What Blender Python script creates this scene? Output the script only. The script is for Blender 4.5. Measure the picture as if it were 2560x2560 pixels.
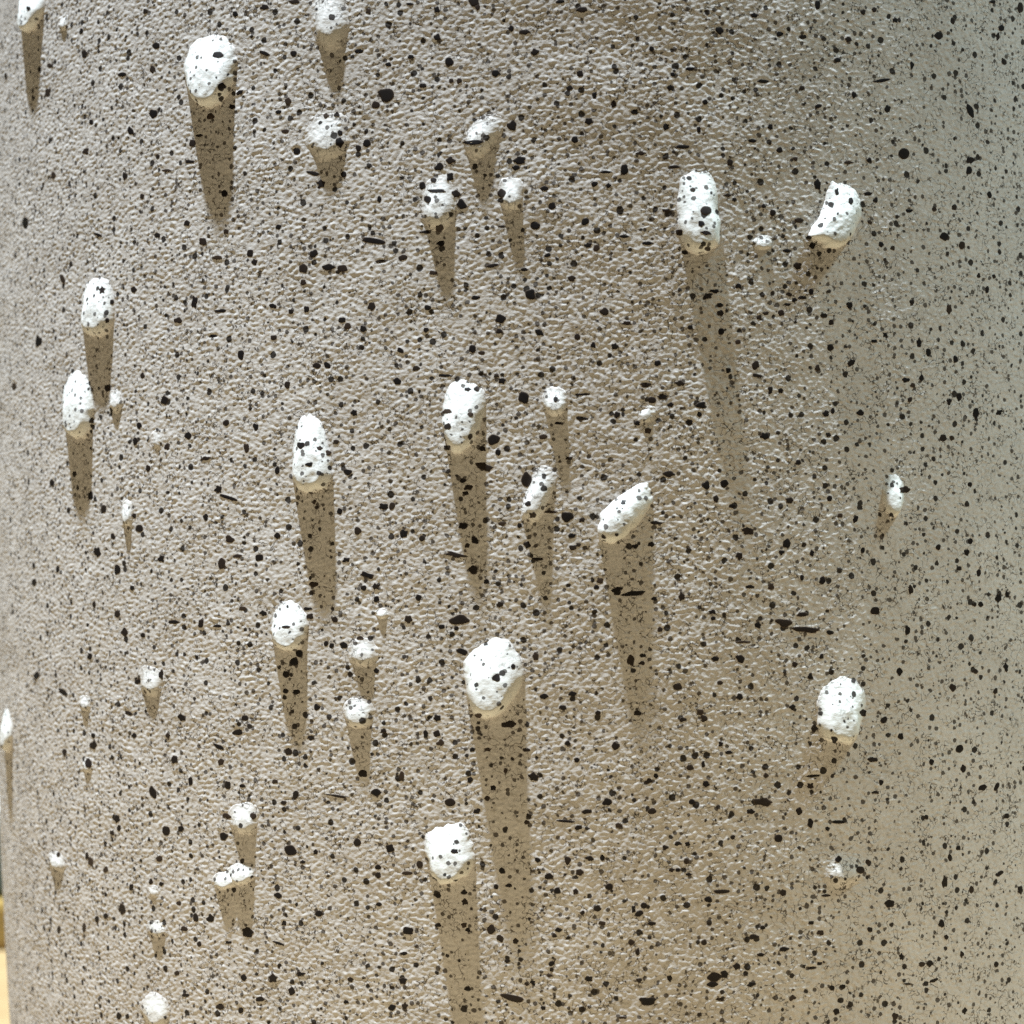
import bpy, math, random
import numpy as np
from mathutils import Vector, Matrix
from mathutils.bvhtree import BVHTree

for o in list(bpy.data.objects):
    bpy.data.objects.remove(o)
scene = bpy.context.scene
col = scene.collection

# ------------------------------------------------------------------ camera
D_CAM, CX, CZ = 0.30, -0.00866, 0.070        # camera in front of the vase (metres)
F_PX, HALF = 4643.0, 966.0                   # focal length in pixels of a 1932 px wide picture
cam_data = bpy.data.cameras.new('camera')
cam = bpy.data.objects.new('camera', cam_data)
col.objects.link(cam)
cam.location = (CX, -D_CAM, CZ)
ROLL = math.radians(-1.6)                    # the phone was held a little askew
CAM_ROT = Matrix.Rotation(math.radians(90), 3, 'X') @ Matrix.Rotation(ROLL, 3, 'Z')
cam.rotation_euler = CAM_ROT.to_euler()
cam_data.sensor_width = 36
cam_data.lens = F_PX / 1932 * 36
cam_data.clip_start = 0.01
cam_data.clip_end = 50
cam_data.dof.use_dof = True
cam_data.dof.focus_distance = 0.236
cam_data.dof.aperture_fstop = 40
scene.camera = cam

# ------------------------------------------------------------------ light
world = bpy.data.worlds.new('World')
scene.world = world
world.use_nodes = True
bg = world.node_tree.nodes['Background']
bg.inputs['Color'].default_value = (0.97, 0.95, 0.98, 1)
bg.inputs['Strength'].default_value = 0.028

def lamp(name, kind, loc, target, energy, color, **kw):
    d = bpy.data.lights.new(name, kind)
    d.energy = energy
    d.color = color
    for k, v in kw.items():
        setattr(d, k, v)
    o = bpy.data.objects.new(name, d)
    col.objects.link(o)
    o.location = loc
    o.rotation_euler = (Vector(target) - Vector(loc)).to_track_quat('-Z', 'Y').to_euler()
    return o

MID = Vector((0, 0, CZ))
KEY_AZ, KEY_H, KEY_D = math.radians(-54), 0.137, 3.0
kd = Vector((math.sin(KEY_AZ) * KEY_H, -math.cos(KEY_AZ) * KEY_H, 1)).normalized()
lamp('ceiling_spot', 'SPOT', MID + kd * KEY_D, MID + Vector((-0.05, -0.02, 0)), 1880, (0.82, 0.93, 1.0),
     spot_size=math.radians(9.0), spot_blend=0.35, shadow_soft_size=0.036)
W_AZ, W_EL = math.radians(86), math.radians(56)
wd = Vector((math.sin(W_AZ) * math.cos(W_EL), -math.cos(W_AZ) * math.cos(W_EL), math.sin(W_EL)))
lamp('window_light', 'AREA', MID + wd * 1.2, MID, 13.5, (0.74, 0.98, 1.0), shape='SQUARE', size=0.10)

vs = scene.view_settings
vs.view_transform = 'Standard'
vs.look = 'None'
vs.exposure = 0
vs.gamma = 1
vs.use_curve_mapping = False
scene.cycles.use_denoising = False
scene.cycles.max_bounces = 6

# ------------------------------------------------------------------ helpers
def newmat(name):
    m = bpy.data.materials.new(name)
    m.use_nodes = True
    return m, m.node_tree.nodes, m.node_tree.links, m.node_tree.nodes['Principled BSDF']

def math_node(N, L, op, a, b=None, c=None, clamp=False):
    n = N.new('ShaderNodeMath')
    n.operation = op
    n.use_clamp = clamp
    for i, v in enumerate((a, b, c)):
        if v is None:
            continue
        if isinstance(v, (int, float)):
            n.inputs[i].default_value = v
        else:
            L.new(v, n.inputs[i])
    return n.outputs[0]

def mix_col(N, L, fac, a, b):
    n = N.new('ShaderNodeMix')
    n.data_type = 'RGBA'
    for sock, v in ((n.inputs['Factor'], fac), (n.inputs['A'], a), (n.inputs['B'], b)):
        if isinstance(v, (int, float)):
            sock.default_value = v
        elif isinstance(v, tuple):
            sock.default_value = (*v, 1)
        else:
            L.new(v, sock)
    return n.outputs['Result']

def mapr(N, L, v, a, b, c=0.0, d=1.0):
    n = N.new('ShaderNodeMapRange')
    L.new(v, n.inputs['Value'])
    for k, x in (('From Min', a), ('From Max', b), ('To Min', c), ('To Max', d)):
        n.inputs[k].default_value = x
    return n.outputs['Result']

def noise(N, L, vec, scale, detail=2.0, rough=0.5):
    n = N.new('ShaderNodeTexNoise')
    n.inputs['Scale'].default_value = scale
    n.inputs['Detail'].default_value = detail
    n.inputs['Roughness'].default_value = rough
    L.new(vec, n.inputs['Vector'])
    return n

# ------------------------------------------------------------------ materials
def glaze_material():
    m, N, L, P = newmat('speckled_glaze')
    co = N.new('ShaderNodeTexCoord').outputs['Object']
    # wobble the coordinates so that specks get uneven outlines
    wob = noise(N, L, co, 2600, 1.0)
    vm = N.new('ShaderNodeVectorMath'); vm.operation = 'SUBTRACT'
    L.new(wob.outputs['Color'], vm.inputs[0]); vm.inputs[1].default_value = (.5, .5, .5)
    vs_ = N.new('ShaderNodeVectorMath'); vs_.operation = 'SCALE'
    L.new(vm.outputs[0], vs_.inputs[0]); vs_.inputs['Scale'].default_value = 0.00022
    va = N.new('ShaderNodeVectorMath'); va.operation = 'ADD'
    L.new(co, va.inputs[0]); L.new(vs_.outputs[0], va.inputs[1])
    wco = va.outputs[0]
    # glaze body: faint mottling
    mot = noise(N, L, co, 120, 4.0, 0.6).outputs['Fac']
    base = mix_col(N, L, mapr(N, L, mot, 0.35, 0.65), (0.585, 0.553, 0.538), (0.65, 0.618, 0.605))
    fine = noise(N, L, co, 2400, 2.0, 0.6).outputs['Fac']
    base = mix_col(N, L, mapr(N, L, fine, 0.53, 0.70, 0, 0.42), base, (0.30, 0.255, 0.20))
    # white slip where the nubs were built up
    sl = N.new('ShaderNodeAttribute'); sl.attribute_name = 'slip'
    base = mix_col(N, L, sl.outputs['Fac'], base, (0.69, 0.685, 0.67))
    # hair-fine dark crazing
    ln = noise(N, L, co, 1500, 1.5, 0.5).outputs['Fac']
    d = math_node(N, L, 'ABSOLUTE', math_node(N, L, 'SUBTRACT', ln, 0.5))
    line = mapr(N, L, d, 0.008, 0.028, 1, 0)
    msk = noise(N, L, co, 620, 1.0).outputs['Fac']
    line = math_node(N, L, 'MULTIPLY', line, mapr(N, L, msk, 0.42, 0.54, 0, 0.9), clamp=True)
    line = math_node(N, L, 'MULTIPLY', line, mapr(N, L, sl.outputs['Fac'], 0, 1, 1, 0.35))
    base = mix_col(N, L, line, base, (0.075, 0.062, 0.052))
    # three sizes of iron specks
    for scale, r0, r1, keep, strength, c in ((1550, 0.02, 0.40, 0.05, 0.88, (0.055, 0.044, 0.037)),
                                             (900, 0.02, 0.33, 0.22, 0.97, (0.026, 0.021, 0.018))):
        v = N.new('ShaderNodeTexVoronoi')
        v.inputs['Scale'].default_value = scale
        L.new(wco, v.inputs['Vector'])
        sep = N.new('ShaderNodeSeparateColor')
        L.new(v.outputs['Color'], sep.inputs[0])
        rad = mapr(N, L, sep.outputs[0], keep, 1.0, r0 - 0.05, r1)
        diff = math_node(N, L, 'SUBTRACT', rad, v.outputs['Distance'])
        dot = mapr(N, L, diff, -0.015, 0.035, 0, strength)
        base = mix_col(N, L, dot, base, c)
    L.new(base, P.inputs['Base Color'])
    P.inputs['Roughness'].default_value = 0.85
    P.inputs['Specular IOR Level'].default_value = 0.12
    mpg = N.new('ShaderNodeMapping'); mpg.inputs['Scale'].default_value = (1, 1, 1.7)
    L.new(co, mpg.inputs['Vector'])
    bn = noise(N, L, mpg.outputs[0], 2900, 2.0, 0.6)
    b = N.new('ShaderNodeBump')
    b.inputs['Strength'].default_value = 0.8
    b.inputs['Distance'].default_value = 0.000022
    L.new(bn.outputs['Fac'], b.inputs['Height'])
    L.new(b.outputs[0], P.inputs['Normal'])
    return m

def speck_material():
    m, N, L, P = newmat('iron_black')
    at = N.new('ShaderNodeAttribute'); at.attribute_name = 'rim'
    co = N.new('ShaderNodeTexCoord').outputs['Object']
    nz = noise(N, L, co, 900, 2.0).outputs['Fac']
    tn = N.new('ShaderNodeAttribute'); tn.attribute_name = 'tone'
    core = mix_col(N, L, nz, (0.005, 0.004, 0.005), (0.014, 0.011, 0.011))
    core = mix_col(N, L, tn.outputs['Fac'], core, (0.045, 0.030, 0.022))
    L.new(mix_col(N, L, at.outputs['Fac'], core, (0.075, 0.048, 0.030)), P.inputs['Base Color'])
    P.inputs['Roughness'].default_value = 0.55
    P.inputs['Specular IOR Level'].default_value = 0.2
    return m

def wood_material(name, a, b, rough=0.5):
    m, N, L, P = newmat(name)
    co = N.new('ShaderNodeTexCoord').outputs['Object']
    mp = N.new('ShaderNodeMapping'); mp.inputs['Scale'].default_value = (1.2, 14, 14)
    L.new(co, mp.inputs['Vector'])
    n1 = noise(N, L, mp.outputs[0], 6, 5.0, 0.6).outputs['Fac']
    L.new(mix_col(N, L, mapr(N, L, n1, 0.3, 0.7), a, b), P.inputs['Base Color'])
    P.inputs['Roughness'].default_value = rough
    return m

def plain_material(name, c, rough=0.6):
    m, N, L, P = newmat(name)
    co = N.new('ShaderNodeTexCoord').outputs['Object']
    n1 = noise(N, L, co, 40, 4.0, 0.6).outputs['Fac']
    dk = tuple(x * 0.88 for x in c)
    L.new(mix_col(N, L, mapr(N, L, n1, 0.3, 0.7), dk, c), P.inputs['Base Color'])
    P.inputs['Roughness'].default_value = rough
    return m

GLAZE, IRON = glaze_material(), speck_material()

def mesh_object(name, verts, faces, mat, parent=None, smooth=True):
    me = bpy.data.meshes.new(name)
    me.from_pydata([tuple(v) for v in verts], [], faces)
    me.polygons.foreach_set('use_smooth', [smooth] * len(me.polygons))
    me.materials.append(mat)
    me.update()
    o = bpy.data.objects.new(name, me)
    col.objects.link(o)
    o.parent = parent
    return o

# ------------------------------------------------------------------ setting: table, wall and the blurred things behind
def bevel_box(name, x0, x1, y0, y1, z0, z1, mat, bev=0.0015):
    import bmesh
    bm = bmesh.new()
    vs_ = [bm.verts.new((x, y, z)) for z in (z0, z1) for y in (y0, y1) for x in (x0, x1)]
    for f in ((0, 2, 3, 1), (4, 5, 7, 6), (0, 1, 5, 4), (2, 6, 7, 3), (0, 4, 6, 2), (1, 3, 7, 5)):
        bm.faces.new([vs_[i] for i in f])
    bmesh.ops.bevel(bm, geom=bm.edges[:], offset=bev, segments=2, affect='EDGES', profile=0.6)
    me = bpy.data.meshes.new(name)
    bm.to_mesh(me); bm.free()
    me.materials.append(mat)
    o = bpy.data.objects.new(name, me)
    col.objects.link(o)
    return o

def tag(o, label, cat):
    o['label'] = label
    o['category'] = cat
    return o

pale_wood = wood_material('pale_wood', (0.235, 0.158, 0.076), (0.295, 0.204, 0.104), 0.45)
tag(bevel_box('table', -0.62, 0.62, -0.50, 0.258, -0.03, 0.0, pale_wood, 0.003),
    'pale yellow wooden table under the speckled vase', 'table')
wall = bevel_box('wall', -1.2, 1.2, 0.26, 0.30, -0.75, 0.55, plain_material('cream_paint', (0.84, 0.74, 0.42)), 0.002)
wall['kind'] = 'structure'
board = tag(bevel_box('wooden_board', -0.30, -0.074, 0.106, 0.24, 0.0, 0.0082,
            wood_material('brown_wood', (0.20, 0.125, 0.03), (0.29, 0.19, 0.05))),
            'olive brown wooden board lying on the table behind the vase', 'board')
bk = tag(bevel_box('book', -0.29, -0.078, 0.109, 0.23, 0.00822, 0.0210, plain_material('green_cloth', (0.055, 0.075, 0.066))),
         'dark green book lying on the brown board', 'book')
pad = tag(bevel_box('notepad', -0.28, -0.080, 0.111, 0.22, 0.02102, 0.0226, plain_material('white_paper', (0.85, 0.87, 0.88)), 0.0005),
          'thin white notepad on top of the dark green book', 'notepad')

# ------------------------------------------------------------------ vase
R0, TAPER, H_VASE = 0.0709, 0.0, 0.205
def radius(z):
    return R0 + TAPER * (z - CZ) - 0.25 * (np.minimum(z - CZ, 0)) ** 2

rng = np.random.default_rng(7)
STEP = 0.000085
S_MIN, S_MAX, Z_MIN, Z_MAX = -0.112, 0.082, CZ - 0.056, CZ + 0.056
NS, NZ = int((S_MAX - S_MIN) / STEP), int((Z_MAX - Z_MIN) / STEP)
fz = np.fft.fftfreq(NZ, STEP)[:, None]
fs = np.fft.rfftfreq(NS, STEP)[None, :]
def band(wavelength, sharp, stretch=1.0):
    """band-passed noise over (z, arc length), unit deviation"""
    f = np.sqrt(fz ** 2 + (fs * stretch) ** 2) + 1e-9
    g = np.exp(-(np.log(f * wavelength)) ** 2 / (2 * sharp ** 2))
    n = np.fft.irfft2(np.fft.rfft2(rng.standard_normal((NZ, NS))) * g, s=(NZ, NS))
    return n / n.std()
MM = 1e-3
g1, g2 = band(0.56 * MM, 0.42, 1.5), band(0.55 * MM, 0.40, 1.8)
pebble = np.abs(g1) - 0.8
GRAIN = (12.0 * pebble + 10.0 * g2 + 5.0 * band(2.8 * MM, 0.4)) * 1e-6 + 12e-6 * band(12 * MM, 0.4)
GRAIN -= 14e-6
LUMP = band(1.5 * MM, 0.4)
del g1, g2
def sample(mp, s, z):
    u = np.clip((s - S_MIN) / STEP, 0, NS - 2.001)
    v = np.clip((z - Z_MIN) / STEP, 0, NZ - 2.001)
    i, j = u.astype(int), v.astype(int)
    a, b = u - i, v - j
    return (mp[j, i] * (1 - a) * (1 - b) + mp[j, i + 1] * a * (1 - b)
            + mp[j + 1, i] * (1 - a) * b + mp[j + 1, i + 1] * a * b)
def sstep(x):
    x = np.clip(x, 0, 1)
    return x * x * (3 - 2 * x)
def grain(s, z):
    f = (sstep((s - S_MIN) / 0.004) * sstep((S_MAX - s) / 0.004) * sstep((z - Z_MIN) / 0.003) * sstep((Z_MAX - z) / 0.003))
    return sample(GRAIN, s, z) * f

vase = bpy.data.objects.new('vase', None)
col.objects.link(vase)
vase.empty_display_size = 0.05
tag(vase, 'round beige stoneware vase with black specks and raised white nubs', 'vase')

# ------------------------------------------------------------------ where a spot of the vase lies: picture position -> (angle, height)
def pixel_ray(x, y):
    return CAM_ROT @ Vector(((x - HALF) / F_PX, -(y - HALF) / F_PX, -1.0))
def wall_hit(x, y):
    d = pixel_ray(x, y)
    R = R0
    for _ in range(6):
        A = d.x ** 2 + d.y ** 2
        B = CX * d.x - D_CAM * d.y
        C = CX ** 2 + D_CAM ** 2 - R * R
        disc = max(B * B - A * C, 0)
        t = (-B - math.sqrt(disc)) / A
        z = CZ + d.z * t
        R = float(radius(np.array(z)))
    X, Y = CX + d.x * t, -D_CAM + d.y * t
    return math.atan2(X, -Y), z, t
def wall_point(theta, z, lift=0.0):
    r = float(radius(np.array(z))) + lift
    return Vector((r * math.sin(theta), -r * math.cos(theta), z))

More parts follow.
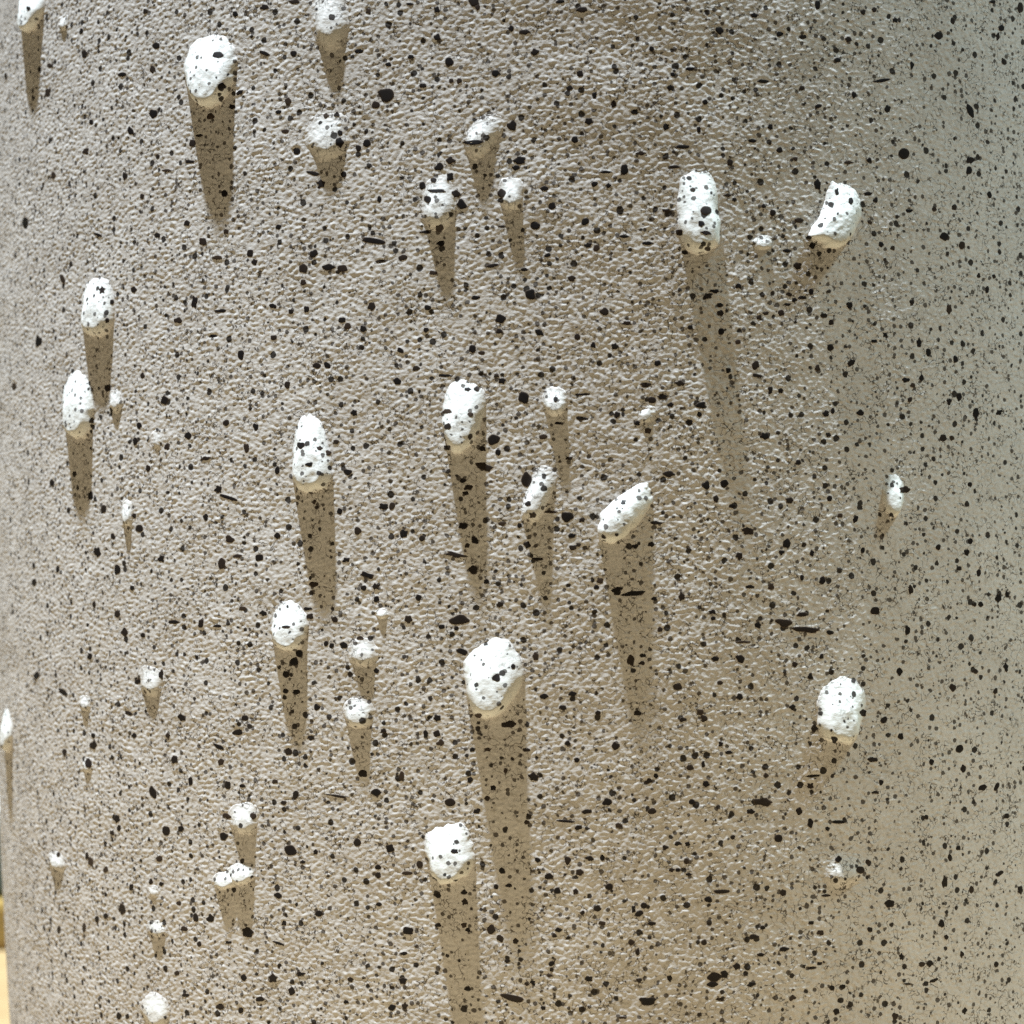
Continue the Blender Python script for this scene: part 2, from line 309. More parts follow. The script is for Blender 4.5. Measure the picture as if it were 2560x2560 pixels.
# ------------------------------------------------------------------ iron specks (x, y, width, height, tilt in pixels of the 2560 px picture)
SPECKS = """
966,237,41,33,0 1148,1550,50,24,0 2015,1574,61,17,-3 1281,2495,61,17,-14 1316,1199,26,37,0 1907,2005,48,20,0 1619,2503,43,21,0 934,602,61,15,-8 1960,1557,41,21,-8 1786,2443,37,23,0
1210,1167,42,20,-15 1309,994,29,28,0 726,2126,29,28,0 1418,1292,31,26,0 1234,1099,32,25,0 2260,384,28,28,0 1584,1484,58,13,6 619,2331,33,22,-20 1326,736,28,25,-40 1138,1387,51,13,-10
1272,1811,38,17,0 1299,401,31,20,0 1765,526,27,23,0 1184,356,45,14,0 1280,314,24,25,0 1154,511,25,24,0 1251,797,26,23,0 1185,5,28,20,0 1561,424,20,28,0 2426,277,16,35,20
554,1409,20,27,0 1125,2006,28,20,0 1020,2327,28,20,0 1870,1328,31,18,0 382,1981,18,31,15 1334,1942,25,21,0 1543,1477,29,19,30 758,671,22,23,0 1183,1425,22,23,0 1577,1651,19,28,0
1228,2324,24,21,0 821,668,33,16,0 2224,2259,25,20,0 849,356,19,27,0 1123,154,23,21,0 735,1655,23,21,0 1967,1359,21,23,0 2188,1527,23,21,0 1338,564,25,20,0 415,2077,19,26,0
918,1438,34,14,-15 383,284,21,22,0 1254,483,21,22,0 1518,2005,22,21,0 571,1244,51,9,-18 1851,1647,20,23,0 682,2446,23,20,0 940,1981,23,20,0 856,671,25,19,0 96,853,17,28,0
1804,2229,42,11,0 305,2273,18,26,0 975,2121,21,21,-40 1672,1185,31,15,0 486,755,14,33,0 2361,591,23,20,0 2044,461,17,27,0 1155,1629,27,17,-20 1753,1013,27,17,0 2262,1224,27,17,0
63,557,16,28,0 802,460,21,20,0 1694,1717,21,20,0 1511,779,22,20,0 243,1380,17,26,10 2440,1033,17,26,0 1098,417,23,19,0 907,1934,23,19,0 545,137,27,16,0 221,1908,17,25,0
1539,1865,20,20,0 2151,2175,20,20,0 1009,1334,21,20,0 1889,913,21,20,0 1765,1213,20,21,0 559,2091,20,21,0 1946,2096,21,20,0 1455,24,28,15,0 1092,477,45,9,0 2551,19,14,30,0
2347,89,22,19,0 411,1001,19,22,0 1912,1090,22,19,0 1811,1209,22,19,0 1781,2461,28,15,0 293,1424,16,26,0 2362,2205,13,32,0 574,1348,24,17,-25 554,216,20,20,0 917,358,20,20,0
1099,571,20,20,0 1706,367,39,10,0 1799,76,20,20,0 2399,1872,20,20,0 784,634,21,19,0 929,766,19,21,0 1241,1694,21,19,0 602,887,16,25,0 594,1831,25,16,0 1126,401,22,18,0
2205,201,42,9,8 1158,1315,23,17,0 1140,484,19,20,0 1463,554,20,19,0 348,1321,20,19,0 1021,1548,19,20,0 233,1863,19,20,0 893,2106,19,20,0 1239,183,21,18,0 648,1394,21,18,0
959,1266,25,15,0 1630,1000,23,16,0 2496,1495,16,23,0 1414,2053,49,7,-4 507,604,19,20,0 1311,80,28,13,0 939,262,19,20,0 1125,442,19,20,0 1181,872,19,20,0 1769,741,26,14,15
157,1730,28,13,-30 526,2296,20,19,0 1811,2436,20,19,0 993,953,20,18,0 1472,303,21,17,0 894,1327,17,21,0 1630,2028,21,17,0 436,1899,16,22,0 1372,2191,22,16,0 2026,2058,16,22,0
1348,831,23,15,-30 2097,2055,37,9,0 2426,400,20,18,0 1994,665,18,20,0 748,1634,20,18,0 783,433,31,11,-15 1337,130,20,17,0 729,2478,17,20,0 1656,992,26,13,0 2182,1899,26,13,0
869,1180,21,16,0 1704,1491,16,21,0 454,1794,21,16,-30 569,1963,16,21,0 1419,2151,16,21,0 1493,2271,21,16,15 1598,2284,21,16,0 2373,773,14,24,0 843,1990,61,6,-8 739,1987,15,22,0
2457,1969,22,15,25 1380,515,19,18,0 1187,1351,18,19,0 721,1879,18,19,0 1523,2217,19,18,0 1007,644,20,17,0 311,1580,17,20,0 1449,2181,20,17,0 1007,2452,20,17,0 1885,2342,25,13,0
1614,962,27,12,0 119,231,14,23,-20 2044,12,14,23,0 616,1120,14,23,0 784,1461,23,14,0 1699,958,23,14,0 226,2154,14,23,0 1004,1940,14,23,0 1467,2029,23,14,0 625,633,16,20,0
2423,426,16,20,0 2405,613,16,20,0 1339,1641,16,20,0 2128,907,20,16,40 1974,1251,20,16,0 2382,1719,16,20,0 550,2517,20,16,0 547,1867,29,11,-25 445,801,21,15,0 502,1559,15,21,0
1171,1219,21,15,0 2269,1576,13,24,0 1231,664,31,10,10 1250,2346,18,18,0 211,135,15,21,0 481,358,17,19,0 326,327,14,22,20 742,378,19,17,0 1069,498,17,19,0 269,970,17,19,0
1360,1741,22,14,0 2358,1095,17,19,0 1848,1390,17,19,0 2056,1451,17,19,0 1056,464,16,20,0 470,1089,16,20,0 545,1223,20,16,30 859,1613,20,16,0 752,1113,20,16,0 797,2284,20,16,0
1771,2249,20,16,0 226,1239,15,20,0 1454,1046,30,10,0 695,2239,20,15,-20 2006,1536,25,12,0 489,2294,12,25,0 1960,2373,25,12,0 1998,551,23,13,0 2298,857,13,23,0 650,2498,23,13,0
2398,992,14,21,0 292,2047,14,21,0 2551,2225,14,21,0 736,4,26,12,0 390,114,18,17,0 1437,349,17,18,0 792,914,18,17,0 1113,939,35,8,0 1318,1362,17,18,0 1093,1795,18,17,0
1092,1834,18,17,0 1101,1857,18,17,0 1049,2161,17,18,0 1393,2227,17,18,0 1760,1796,18,17,0 2036,1821,17,18,0 2158,1782,17,18,0 2354,2309,17,18,0 1842,2416,18,17,0 1640,1307,29,10,0
720,253,16,19,0 526,291,19,16,0 1698,581,19,16,0 715,1686,19,16,0 980,1265,16,19,0 2249,1679,16,19,0 980,2519,19,16,0 1998,2028,16,19,0 661,18,21,14,0 1102,609,20,15,0
2277,1474,11,26,0 567,2040,22,13,-20 661,133,28,10,-20 1908,203,31,9,0 434,1555,28,10,0 91,1689,14,20,0 1358,1092,20,14,0 1431,1735,20,14,0 1018,2183,28,10,0 156,697,12,23,20
403,1686,12,23,0 1879,2461,23,12,0 543,644,25,11,0 1093,93,17,17,0 1537,866,17,17,0 908,822,17,17,0 1491,620,17,17,0 2076,869,17,17,0 1849,1742,17,17,0 2210,1800,17,17,0
1765,1960,17,17,0 1450,184,16,18,0 2219,272,16,18,0 2124,763,16,18,0 1725,1919,18,16,0 2238,2541,16,18,0 2321,881,13,21,0 1474,2146,21,13,0 561,484,15,19,0 869,815,19,15,0
1429,696,19,15,0 1619,608,30,9,0 403,1397,15,19,0 1255,952,19,15,0 1859,1605,37,7,0 1472,2447,19,15,0 1765,582,27,10,-10 855,800,20,14,0 1686,417,33,8,0 259,1272,14,20,0
293,1535,14,20,0 2151,1032,20,14,0 1567,808,24,11,0 476,1953,11,24,0 1344,1398,29,9,0 1290,419,20,13,0 2515,1668,13,20,0 612,1795,20,13,0 1594,1783,20,13,0 1665,317,17,16,0
1825,406,16,17,0 1801,783,16,17,0 1803,829,17,16,0 818,913,16,17,0 2065,1034,16,17,0 1928,1467,16,17,0 552,1905,16,17,0 1610,2264,17,16,0 2086,1849,16,17,0 1958,2232,16,17,0
2325,2409,17,16,0 1932,532,15,18,0 718,962,15,18,0 1119,1066,15,18,0 1723,1056,18,15,0 398,2147,18,15,0 1877,2029,18,15,0 2096,2148,15,18,0 381,173,14,19,0 552,777,28,9,0
1361,471,19,14,0 1602,383,23,11,0 1786,728,28,9,0 1432,1369,19,14,0 1893,939,28,9,-8 2492,1967,11,23,-25 693,1176,12,21,0 1040,921,21,12,15 1118,1028,21,12,0 1064,1835,12,21,0
2499,2184,21,12,30 2408,1922,13,20,0 734,134,16,16,0 2031,614,16,16,0 1644,908,16,16,0 1543,1037,16,16,0 1332,1288,16,16,0 792,1768,16,16,0 2091,2529,16,16,0 214,378,17,15,0
1953,782,15,17,0 565,1057,17,15,0 885,1032,15,17,0 775,1541,17,15,0 1620,1077,17,15,0 1500,1452,17,15,0 1790,1247,15,17,0 1895,1563,17,15,0 633,2040,15,17,0 609,2444,15,17,0
1162,2255,17,15,0 1751,1780,17,15,0 2026,1965,17,15,0 305,186,22,11,0 897,128,22,11,0 1083,682,22,11,0 1189,744,22,11,0 312,440,12,20,0 338,1103,12,20,0 741,1730,20,12,0
85,1456,12,20,0 1430,1339,20,12,0 2265,950,20,12,0 1926,975,12,20,0 1788,1647,20,12,0 639,1067,14,18,0 1407,1769,18,14,0 1012,2515,14,18,0 2051,2332,18,14,0 1063,580,26,9,0
1470,613,19,13,0 297,2540,13,19,0 1622,1953,19,13,0 1446,2069,19,13,0 1547,2064,19,13,0 2033,1940,37,7,5 1725,172,21,11,0 321,1783,21,11,-20 1400,4,23,10,0 514,1146,23,10,0
1629,2309,23,10,0 210,2319,12,20,0 334,724,15,16,0 255,725,15,16,0 1092,24,15,16,0 896,370,16,15,0 1069,769,16,15,0 1443,842,15,16,0 1949,375,16,15,0 1753,559,15,16,0
693,1339,15,16,0 658,1533,16,15,0 837,1549,15,16,0 1245,1131,15,16,0 1055,1346,16,15,0 939,1466,16,15,0 941,1498,16,15,0 1250,1511,16,15,0 452,2072,16,15,0 1730,2005,15,16,0
945,2188,15,16,0 1255,2177,16,15,0 1578,2356,16,15,0 766,773,14,17,0 1514,430,28,8,0 952,653,28,8,0 2504,70,14,17,0 2121,98,17,14,0 1046,1494,14,17,0 2252,1841,14,17,0
1981,2495,17,14,30 1534,260,13,18,0 1949,85,18,13,0 514,1293,13,18,0 35,966,13,18,0 1118,1119,18,13,0 1377,1280,35,7,0 1192,2028,18,13,0 2007,92,20,11,0 2075,1581,20,11,-15
682,765,19,12,0 1001,876,19,12,-30 1057,214,19,12,0 1886,38,19,12,0 130,1207,12,19,0 2139,1298,12,19,-25 460,2322,19,12,0 1707,1799,19,12,0 2429,2224,12,19,0 859,436,15,15,0
758,706,15,15,0 1424,220,15,15,0 467,558,16,14,0 636,655,14,16,0 684,844,16,14,0 1278,71,16,14,0 1486,460,16,14,0 849,1278,14,16,0 2417,1381,14,16,0 1175,1950,14,16,0
1716,2153,14,16,0 1981,1768,16,14,0 1760,2356,14,16,0 1881,352,21,10,0 2170,484,21,10,0 594,1390,21,10,0 1248,828,17,13,0 1586,280,17,13,0 2094,150,17,13,0 2028,729,13,17,0
865,1400,17,13,0 224,1641,13,17,0 1206,1122,17,13,0 1628,1361,17,13,0 2044,920,13,17,0 2389,898,13,17,0 2026,1691,13,17,0 752,2435,20,11,0 1396,2325,17,13,0 1379,2409,17,13,0
1169,2472,17,13,0 474,404,23,9,0 1560,591,23,9,0 2121,406,23,9,0 1875,1467,23,9,0 133,438,12,18,0 2060,789,18,12,0 370,1171,12,18,0 2447,1432,12,18,0 1196,1789,18,12,0
588,35,13,16,0 2382,52,10,20,0 769,1522,20,10,0 147,2324,10,20,0 1316,1875,20,10,0 1584,2273,10,20,0 580,267,19,11,0 1675,219,14,15,0 1967,627,19,11,0 348,1064,14,15,0
1456,986,37,6,0 1255,1309,19,11,0 2304,945,11,19,0 2498,1031,15,14,0 2074,1246,15,14,0 1781,1530,19,11,0 1987,1661,14,15,0 161,1881,11,19,0 696,2358,28,7,-20 1136,2128,19,11,0
1289,2353,15,14,0 1505,2308,19,11,0 1594,2380,11,19,0 2335,2451,22,9,20 921,28,13,16,0 1926,317,13,16,0 1846,715,16,13,0 417,1117,13,16,0 344,1704,16,13,0 909,1470,16,13,0
2373,1004,13,16,0 264,2174,13,16,0 602,2526,13,16,0 945,2168,16,13,0 1095,2239,16,13,0 1674,2446,13,16,0 2305,2411,16,13,0 393,588,17,12,0 713,328,17,12,0 1486,238,12,17,0
2135,237,12,17,0 2127,502,12,17,0 2474,487,12,17,0 1104,1567,17,12,0 1676,1012,17,12,0 1695,2109,17,12,0 1160,2231,17,12,0 2280,163,9,21,0 1902,2387,21,9,0 606,1521,18,11,0
1831,1265,18,11,0 777,1845,18,11,0 328,2218,11,18,0 2375,2144,11,18,0 1763,255,14,14,0 1483,863,14,14,0 1233,1970,14,14,0 2030,2420,23,8,0 1194,18,13,15,0 1084,450,15,13,0
2386,518,13,15,0 1800,763,15,13,0 1593,1058,15,13,0 1320,1259,15,13,0 1996,1156,13,15,0 2346,1368,13,15,0 1419,1858,15,13,0 1663,2119,15,13,0 1439,2229,13,15,0 1160,2313,15,13,0
2329,1905,13,15,0 2517,2040,15,13,0 840,1105,16,12,0 773,1161,16,12,0 1157,1202,16,12,0 1588,1366,16,12,0 2426,1353,12,16,0 2438,1678,16,12,0 1218,1996,16,12,0 1506,2145,12,16,0
1344,2150,16,12,-40 2254,2392,12,16,0 599,231,19,10,30 2005,744,19,10,0 2468,724,10,19,0 464,2488,20,9,0 1822,1881,19,10,0 948,498,11,17,0 2495,91,11,17,0 2046,265,17,11,0
2030,1383,11,17,0 242,2298,11,17,0 1095,2313,17,11,0 2412,2527,11,17,0 850,332,13,14,0 1629,122,14,13,0 1665,526,20,9,0 1065,825,13,14,0 1148,202,13,14,0 2158,30,14,13,0
2005,220,14,13,0 2189,500,13,14,0 2203,611,13,14,0 1898,794,14,13,0 2078,806,13,14,0 821,1132,14,13,0 1192,972,14,13,0 1455,1300,14,13,0 1216,1454,14,13,0 1650,1574,13,14,0
941,1677,14,13,0 1821,926,13,14,0 1954,1381,14,13,0 2452,1511,13,14,0 264,2290,13,14,0 876,2449,14,13,0 1442,1900,14,13,0 1009,2384,20,9,0 1598,2451,14,13,0 2175,2324,14,13,0
2080,2470,14,13,0 2107,2467,14,13,0 2518,1486,10,18,0 696,567,15,12,0 125,164,15,12,0 1845,855,15,12,0 282,1341,12,15,0 714,1728,15,12,0 2491,2411,12,15,0 543,1565,21,8,0
1747,324,11,16,0 1027,142,16,11,0 1712,631,16,11,0 1769,622,16,11,0 2489,1728,11,16,0 245,587,23,7,-20 1311,674,19,9,0 2273,527,19,9,0 1423,1146,19,9,0 217,2140,9,19,0
1219,1874,19,9,0 1800,2499,19,9,0 533,840,20,8,0 2092,479,10,17,0 1204,882,17,10,0 1607,1639,17,10,0 297,2070,10,17,0 1272,2214,17,10,0 2065,2239,20,8,0 565,579,13,13,0
727,779,13,13,0 815,289,13,13,0 842,286,13,13,0 1521,464,13,13,0 2186,24,13,13,0 829,1614,13,13,0 1299,1314,13,13,0 1176,1036,13,13,0 335,1839,13,13,0 1495,1782,13,13,0
1240,2217,13,13,0 1915,1939,13,13,0 2203,1956,13,13,0 1369,638,14,12,0 971,161,14,12,0 2238,50,12,14,0 2280,755,12,14,0 815,1609,12,14,0 356,939,12,14,0 1491,1468,14,12,0
1952,977,12,14,0 1749,1036,12,14,0 2100,1289,14,12,0 1800,1707,14,12,0 442,2433,14,12,0 959,1827,14,12,0 1181,1874,14,12,0 1332,2457,14,12,0 2336,522,11,15,0 1164,1233,15,11,0
1636,1497,15,11,0 2157,1376,11,15,0 2005,1444,11,15,0 709,2007,15,11,0 687,1954,15,11,0 947,2261,15,11,0 1819,488,18,9,0 144,1423,9,18,0 235,1511,9,18,0 900,1595,18,9,0
2508,153,10,16,0 1973,736,16,10,0 2082,1027,10,16,0 1758,1911,10,16,0 2405,2386,10,16,0 715,1567,21,7,0 696,280,13,12,0 228,305,12,13,0 1726,818,13,12,0 2173,400,13,12,0
1986,750,12,13,0 330,1470,12,13,0 357,1588,12,13,0 1168,1364,13,12,0 1283,1666,12,13,0 2282,963,13,12,0 2275,999,13,12,0 2380,1095,12,13,0 2071,1087,13,12,0 2398,1421,13,12,0
2054,1641,12,13,0 419,1839,12,13,0 789,2130,12,13,0 377,2204,12,13,0 498,2360,12,13,0 710,2308,12,13,0 1640,1940,12,13,0 1719,2110,13,12,0 1170,2325,13,12,0 1802,1860,13,12,0
1832,2093,13,12,0 355,491,11,14,0 363,28,11,14,0 1682,186,14,11,0 1988,397,14,11,0 2022,594,14,11,0 186,1185,11,14,0 1389,998,11,14,0 1605,1658,14,11,0 280,2082,11,14,0
1264,1927,11,14,0 1317,2056,14,11,0 2189,1981,19,8,0 2169,2155,11,14,0 1679,2175,14,11,0 98,173,10,15,0 203,78,10,15,0 1025,10,20,7,0 1915,783,15,10,0 2028,2307,15,10,0
417,426,23,7,0 498,339,18,8,0 2482,4,16,9,0 2186,853,16,9,0 1169,973,16,9,0 606,1965,16,9,0 1268,2403,16,9,0 1128,202,12,12,0 2232,620,12,12,0 335,1289,12,12,0
2425,1211,12,12,0 2396,2120,12,12,0 268,801,11,13,0 280,755,11,13,0 1732,474,13,11,0 1396,1058,20,7,0 1446,1362,13,11,0 1558,1256,13,11,0 1141,1571,13,11,0 1783,1546,13,11,0
2436,1511,13,11,0 447,2258,13,11,0 865,2505,13,11,0 1456,2282,13,11,0 1386,2339,13,11,0 1695,2175,13,11,0 1907,2319,13,11,0 2366,2343,11,13,0 799,1120,14,10,0 1241,939,14,10,0
14,190,8,17,0 571,2356,17,8,0 1722,2186,17,8,0 1968,761,19,7,0 1374,2439,15,9,0 71,21,11,12,0 1836,499,12,11,0 1909,515,12,11,0 2175,555,12,11,0 2213,837,11,12,0
233,1839,11,12,0 403,2210,12,11,0 318,2541,11,12,0 1379,2424,11,12,0 1358,2520,12,11,0 2069,2072,12,11,0 2316,2043,11,12,0 394,391,10,13,0 1255,566,18,7,0 146,2136,9,14,0
84,1414,7,17,0 2228,1287,11,11,0 2270,2460,22,6,0 785,1255,12,10,0 757,2155,12,10,0 1317,2460,12,10,0 2447,689,9,13,0 1556,2544,19,7,0 2049,2409,13,9,0 2485,691,9,12,0
792,1269,11,9,0"""
rows = [tuple(float(q) for q in tok.split(',')) for tok in SPECKS.split()]
# the molten specks lie smooth in the glaze: level the grain under each
for x, y, w, h, tl in rows:
    q = 1932 / 2560
    th_, z_, t_ = wall_hit(x * q, y * q)
    mp = t_ / F_PX * q
    ws = 0.5 * w * mp / max(math.cos(th_ * 1.12), 0.25) * 1.15 + 4e-5
    hs = 0.5 * h * mp * 1.15 + 4e-5
    rb = max(ws, hs)
    i0, i1 = int((th_ * R0 - rb * 1.5 - S_MIN) / STEP), int((th_ * R0 + rb * 1.5 - S_MIN) / STEP) + 1
    j0, j1 = int((z_ - rb * 1.5 - Z_MIN) / STEP), int((z_ + rb * 1.5 - Z_MIN) / STEP) + 1
    i0, i1, j0, j1 = max(i0, 0), min(i1, NS), max(j0, 0), min(j1, NZ)
    if i1 <= i0 or j1 <= j0:
        continue
    du = (S_MIN + np.arange(i0, i1) * STEP)[None, :] - th_ * R0
    dv = (Z_MIN + np.arange(j0, j1) * STEP)[:, None] - z_
    ct, st = math.cos(math.radians(tl)), math.sin(math.radians(tl))
    rr_ = np.sqrt(((du * ct + dv * st) / ws) ** 2 + ((-du * st + dv * ct) / hs) ** 2)
    wt = sstep((1.25 - rr_) / 0.30)
    GRAIN[j0:j1, i0:i1] = GRAIN[j0:j1, i0:i1] * (1 - wt) - 14e-6 * wt

def build_body():
    px = 0.0000965 * 1.12
    th, a = [], math.radians(-89)
    while a < math.radians(66):                     # columns: even steps as the front shows them, capped towards the sides
        th.append(a)
        a += min(px / max(math.cos(a), 0.42), px * 2.4) / R0
    back = np.linspace(a, math.radians(271), 90)[:-1]
    th = np.concatenate([np.array(th), back])
    zd = np.arange(Z_MIN, Z_MAX, px * 1.02)
    prof = [(0.0, 0.004), (0.03, 0.004), (0.050, 0.003), (0.054, 0.0), (0.058, 0.0), (0.0605, 0.002)]
    prof += [(float(radius(z)), z) for z in np.linspace(0.006, Z_MIN - 0.0006, 14)]
    n0 = len(prof)
    prof += [(float(radius(z)), z) for z in zd]
    n1 = len(prof)
    prof += [(float(radius(z)), z) for z in np.linspace(Z_MAX + 0.0006, H_VASE - 0.002, 14)]
    rt = float(radius(H_VASE))
    prof += [(rt - 0.0005, H_VASE - 0.0006), (rt - 0.002, H_VASE), (rt - 0.004, H_VASE - 0.0006), (rt - 0.005, H_VASE - 0.003)]
    prof += [(float(radius(z)) - 0.0055, z) for z in (0.17, 0.13, 0.09, 0.05, 0.02)]
    prof += [(0.05, 0.010), (0.0, 0.009)]
    prof = np.array(prof)
    nc, nr = len(th), len(prof)
    rr = np.repeat(prof[:, 0:1], nc, 1)
    zz = np.repeat(prof[:, 1:2], nc, 1)
    T = np.repeat(th[None, :], nr, 0)
    rr[n0:n1] += grain(T[n0:n1] * R0, zz[n0:n1])
    V = np.stack([rr * np.sin(T), -rr * np.cos(T), zz], -1).reshape(-1, 3)
    i = np.arange(nr - 1)[:, None] * nc
    j = np.arange(nc)[None, :]
    j2 = (j + 1) % nc
    Q = np.stack(np.broadcast_arrays(i + j, i + j2, i + nc + j2, i + nc + j), -1).reshape(-1, 4)
    me = bpy.data.meshes.new('body')
    me.vertices.add(len(V)); me.vertices.foreach_set('co', V.astype(np.float32).ravel())
    me.loops.add(Q.size); me.loops.foreach_set('vertex_index', Q.astype(np.int32).ravel())
    me.polygons.add(len(Q))
    me.polygons.foreach_set('loop_start', np.arange(0, Q.size, 4, dtype=np.int32))
    me.polygons.foreach_set('use_smooth', np.ones(len(Q), bool))
    me.update(calc_edges=True)
    me.materials.append(GLAZE)
    o = bpy.data.objects.new('body', me)
    col.objects.link(o)
    o.parent = vase
    print('body', nc, nr, len(Q) * 2)
build_body()

# ------------------------------------------------------------------ nubs
# x, y, width, height (pixels of a 1932 px picture), tilt (deg, counter-clockwise), relief (px), widening to the top,
# bend, soft (0 crisp lip .. 1 gentle swelling)
NUBS = [
 (58, 18, 40, 84, 0, 27, 0.15, 0, 0.0), (120, 44, 18, 30, 0, 7, 0.2, 0, 0.8), (396, 137, 88, 130, 0, 37, 0.22, 0, 0.0),
 (622, 36, 64, 120, 3, 21, 0.05, 0, 0.6), (618, 258, 76, 88, 0, 16, 0.1, 0, 0.6), (912, 256, 50, 92, -38, 15, 0.0, 0, 0.5),
 (828, 384, 58, 106, -4, 23, 0.0, 0, 0.45), (964, 366, 44, 62, 0, 16, 0.1, 0, 0.5), (1318, 402, 72, 148, 3, 33, 0.0, 0, 0.0),
 (1440, 458, 36, 28, 0, 7, 0.0, 0, 0.6), (1580, 410, 66, 124, -28, 29, 0.05, -0.50, 0.0), (184, 580, 56, 108, -4, 27, -0.10, 0, 0.15),
 (147, 765, 54, 120, 3, 28, 0.0, 0, 0.0), (218, 757, 24, 44, 0, 9, 0.0, 0, 0.6), (297, 830, 22, 36, 0, 5, 0.1, 0, 0.8),
 (240, 970, 20, 50, 0, 12, 0.1, 0, 0.5), (587, 856, 64, 142, 2, 34, -0.28, 0, 0.0), (873, 786, 72, 134, -10, 33, 0.15, 0, 0.0),
 (1047, 758, 44, 54, 0, 17, 0.1, 0, 0.4), (1222, 783, 24, 40, -55, 6, 0.0, 0, 0.7), (1016, 934, 46, 112, -22, 22, 0.1, 0, 0.4),
 (1180, 968, 58, 132, -44, 29, -0.1, 0, 0.0), (1685, 936, 38, 76, 0, 19, 0.1, 0, 0.1), (546, 1183, 64, 90, -6, 27, 0.05, 0, 0.1),
 (685, 1232, 52, 54, 0, 13, 0.1, 0, 0.6), (676, 1346, 50, 60, -10, 16, 0.1, 0, 0.4), (720, 1158, 22, 20, 0, 6, 0.1, 0, 0.6),
 (929, 1281, 100, 142, -8, 41, 0.14, 0, 0.0), (285, 1286, 42, 56, -8, 11, 0.15, 0, 0.6), (160, 1327, 20, 30, 0, 7, 0.1, 0, 0.6),
 (165, 1444, 20, 30, 0, 7, 0.1, 0, 0.7), (14, 1378, 24, 78, 0, 20, 0.0, 0, 0.1), (460, 1546, 52, 60, 6, 15, 0.25, 0, 0.5),
 (426, 1661, 46, 34, 12, 13, 0.1, 0, 0.4), (455, 1649, 50, 40, 10, 15, 0.1, 0, 0.35), (848, 1611, 84, 110, -8, 35, 0.10, 0, 0.0), (1587, 1342, 82, 124, -10, 31, 0.10, 0, 0.05),
 (1594, 1643, 80, 64, 0, 14, 0.1, 0, 0.8), (107, 1626, 30, 36, 0, 9, 0.1, 0, 0.6), (296, 1753, 34, 32, 0, 8, 0.1, 0, 0.6),
 (293, 1908, 46, 70, 12, 13, 0.0, 0, 0.4), (290, 1682, 20, 22, 0, 4, 0.1, 0, 0.7),
]
nub_v, nub_f = [], []
def build_nub(k, x, y, w, h, tilt, rel, kw, bend, soft):
    rg = np.random.default_rng(100 + k)
    th0, z0, dist = wall_hit(x, y)
    mpp = dist / F_PX
    n = Vector((math.sin(th0), -math.cos(th0), 0))
    view = Vector((CX, -D_CAM, CZ)) - wall_point(th0, z0)
    cb = max(n.dot(view.normalized()), 0.30)
    W, H, REL = w * 1.10 * mpp / cb / 2, h * 1.03 * mpp / 2, rel * mpp * 0.70 * (1 - 0.42 * soft)
    big = w * h > 3500
    nr, na = (34, 120) if big else (18, 64)
    ph = np.linspace(0, 2 * math.pi, na, endpoint=False)
    wav = sum(rg.normal(0, 0.010 if k in (8, 16) else 0.026) * np.cos(q * ph + rg.uniform(0, 6.28)) for q in range(2, 6))
    fw = sum(rg.normal(0, 0.006) * np.cos(q * ph + rg.uniform(0, 6.28)) for q in range(7, 18))
    rad = np.concatenate([np.linspace(0, 1, nr) ** 0.85, [1.06]])[1:]
    Rg, Ph = np.meshgrid(rad, ph, indexing='ij')
    p = {8: 3.3, 16: 2.9, 11: 2.8, 10: 3.2}.get(k, 2.3)
    sup = (np.abs(np.cos(Ph)) ** p + np.abs(np.sin(Ph)) ** p) ** (-1 / p)
    rho = Rg * sup * (1 + wav[None, :] * Rg + fw[None, :] * Rg ** 5)
    b = rho * np.sin(Ph)
    a = rho * np.cos(Ph) * (1 + kw * b) + bend * (b ** 2 - 0.3)
    # height: a ramp that leaves the wall along the upper rim and grows down to a lip near the lower rim
    # (the peak of the ramp sits low: radial distance is measured to a shifted centre)
    up = (np.sin(Ph) + 1) / 2
    wid = (0.31 + 0.45 * soft) + (0.98 - 0.31 - 0.39 * soft) * sstep(up)
    t = np.clip((1 - Rg) / wid, 0, 1)
    e_crisp = np.sin(t * math.pi / 2) ** 0.9
    e = e_crisp * (1 - soft) + sstep(t) * soft
    ramp = 1 - (0.42 + 0.1 * soft) * sstep((b + 0.75) / 1.7)
    hgt = REL * e * ramp * (1 - 0.42 * (Rg * np.cos(Ph)) ** 2)
    ct, st = math.cos(math.radians(tilt)), math.sin(math.radians(tilt))
    # tilt in true (arc, height) metres
    uu, vv = a * W, b * H
    u = uu * ct - vv * st
    v = uu * st + vv * ct
    s = th0 * R0 + u
    z = z0 + v
    lum = sample(LUMP, np.clip(s, S_MIN, S_MAX), z)
    gr = grain(s, np.clip(z, Z_MIN, Z_MAX))
    lift = hgt * (1 + 0.010 * lum) + gr * (1 - 0.7 * e) + 3e-6
    lift[-1, :] = -0.00012
    z = z - 0.18 * hgt * (1 - 0.5 * soft)
    th = s / R0
    rr = radius(z) + lift
    V = np.stack([rr * np.sin(th), -rr * np.cos(th), z], -1)
    # centre vertex
    c = V[0].mean(0)
    verts = [tuple(c)] + [tuple(q) for q in V.reshape(-1, 3)]
    faces = [(0, 1 + i, 1 + (i + 1) % na) for i in range(na)]
    for i in range(len(rad) - 1):
        for j in range(na):
            q, q2 = 1 + i * na + j, 1 + i * na + (j + 1) % na
            faces.append((q, q + na, q2 + na, q2))
    o = mesh_object('nub', verts, faces, GLAZE, vase)
    slip = sstep((1 - Rg) / (0.10 + 0.55 * soft)) * (1 - 0.95 * soft)
    at = o.data.attributes.new('slip', 'FLOAT', 'POINT')
    at.data.foreach_set('value', np.concatenate([[1 - 0.95 * soft], slip.ravel()]))
    off = len(nub_v)
    nub_v.extend(verts)
    nub_f.extend([tuple(i + off for i in f) for f in faces])
    return o
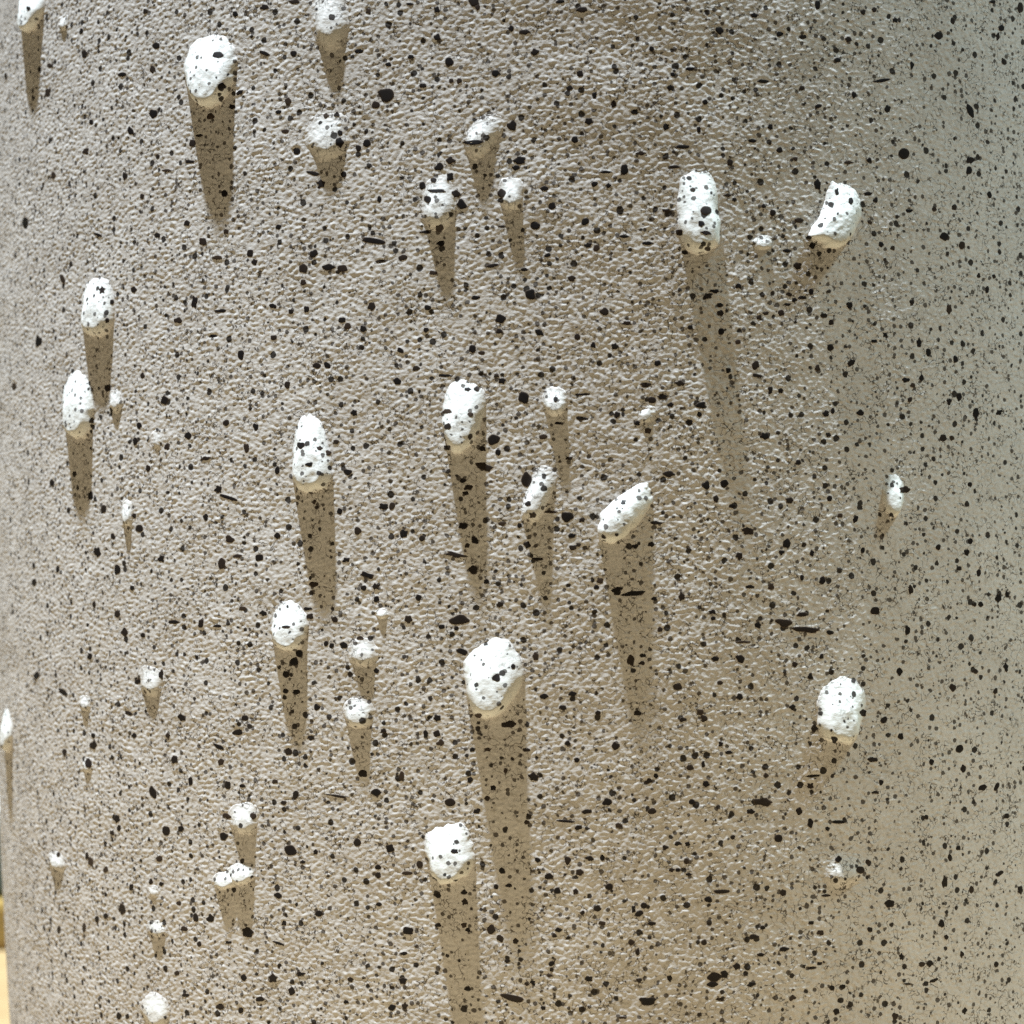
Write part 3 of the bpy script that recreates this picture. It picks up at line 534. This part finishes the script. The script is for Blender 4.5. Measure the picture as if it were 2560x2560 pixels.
for k, nb in enumerate(NUBS):
    build_nub(k, *nb)
NUB_TREE = BVHTree.FromPolygons(nub_v, nub_f)

# ------------------------------------------------------------------ the larger iron specks
EYE = Vector((CX, -D_CAM, CZ))
def surface_hit(x, y):
    """point and normal of the outermost surface there: a nub or the wall"""
    th, z, t = wall_hit(x, y)
    p = wall_point(th, z)
    n = Vector((math.sin(th), -math.cos(th), -TAPER)).normalized()
    d = pixel_ray(x, y)
    hit = NUB_TREE.ray_cast(EYE, d.normalized(), 1.0)
    if hit[0] is not None and (hit[0] - EYE).length < (p - EYE).length:
        nn = hit[1] if hit[1].dot(d) < 0 else -hit[1]
        return hit[0], nn, True
    return p, n, False

def speck_mesh(k, x, y, w, h, tilt):
    rg = random.Random(k)
    x, y, w, h = x * 1932 / 2560, y * 1932 / 2560, w * 1932 / 2560, h * 1932 / 2560
    na = 16
    amp = [(rg.gauss(0, 0.075), rg.uniform(0, 6.28)) for _ in range(2, 6)]
    ct, st = math.cos(math.radians(tilt)), math.sin(math.radians(tilt))
    verts, faces, rim = [], [], []
    def put(a, b, lift, rv):
        px_, py_ = x + a * ct - b * st, y - (a * st + b * ct)
        p, n, on_nub = surface_hit(px_, py_)
        verts.append(p + n * (lift + (22e-6 if on_nub else 0)))
        rim.append(rv)
    put(0, 0, 4e-6, 0)
    for ring, lift, rv in ((0.62, 3e-6, 0.0), (0.92, 0.0, 0.15), (1.0, -6e-6, 1.0), (1.06, -40e-6, 1.0)):
        for i in range(na):
            q = 2 * math.pi * i / na
            f = 1 + sum(am * math.cos(m * q + ph) for m, (am, ph) in enumerate(amp, 2))
            put(w / 2 * ring * f * math.cos(q), h / 2 * ring * f * math.sin(q), lift, rv)
    faces += [(0, 1 + i, 1 + (i + 1) % na) for i in range(na)]
    for r in range(3):
        for i in range(na):
            q, q2 = 1 + r * na + i, 1 + r * na + (i + 1) % na
            faces.append((q, q + na, q2 + na, q2))
    return verts, faces, rim

def link_speck(name, verts, faces, rim, tone):
    o = mesh_object(name, verts, faces, IRON, vase)
    at = o.data.attributes.new('rim', 'FLOAT', 'POINT')
    at.data.foreach_set('value', rim)
    at = o.data.attributes.new('tone', 'FLOAT', 'POINT')
    at.data.foreach_set('value', tone)
    return o

jv, jf, jr, jt = [], [], [], []
tr = random.Random(5)
for k, row in enumerate(rows):
    v, f, r = speck_mesh(k, *row)
    tone = [tr.random() ** 3 * (0.5 if k < 150 else 1.0)] * len(v)
    if k < 300:
        link_speck('iron_speck', v, f, r, tone)
    else:
        n = len(jv)
        jv += v
        jf += [tuple(i + n for i in q) for q in f]
        jr += r
        jt += tone
rest = link_speck('fine_iron_specks', jv, jf, jr, jt)
rest['kind'] = 'stuff'
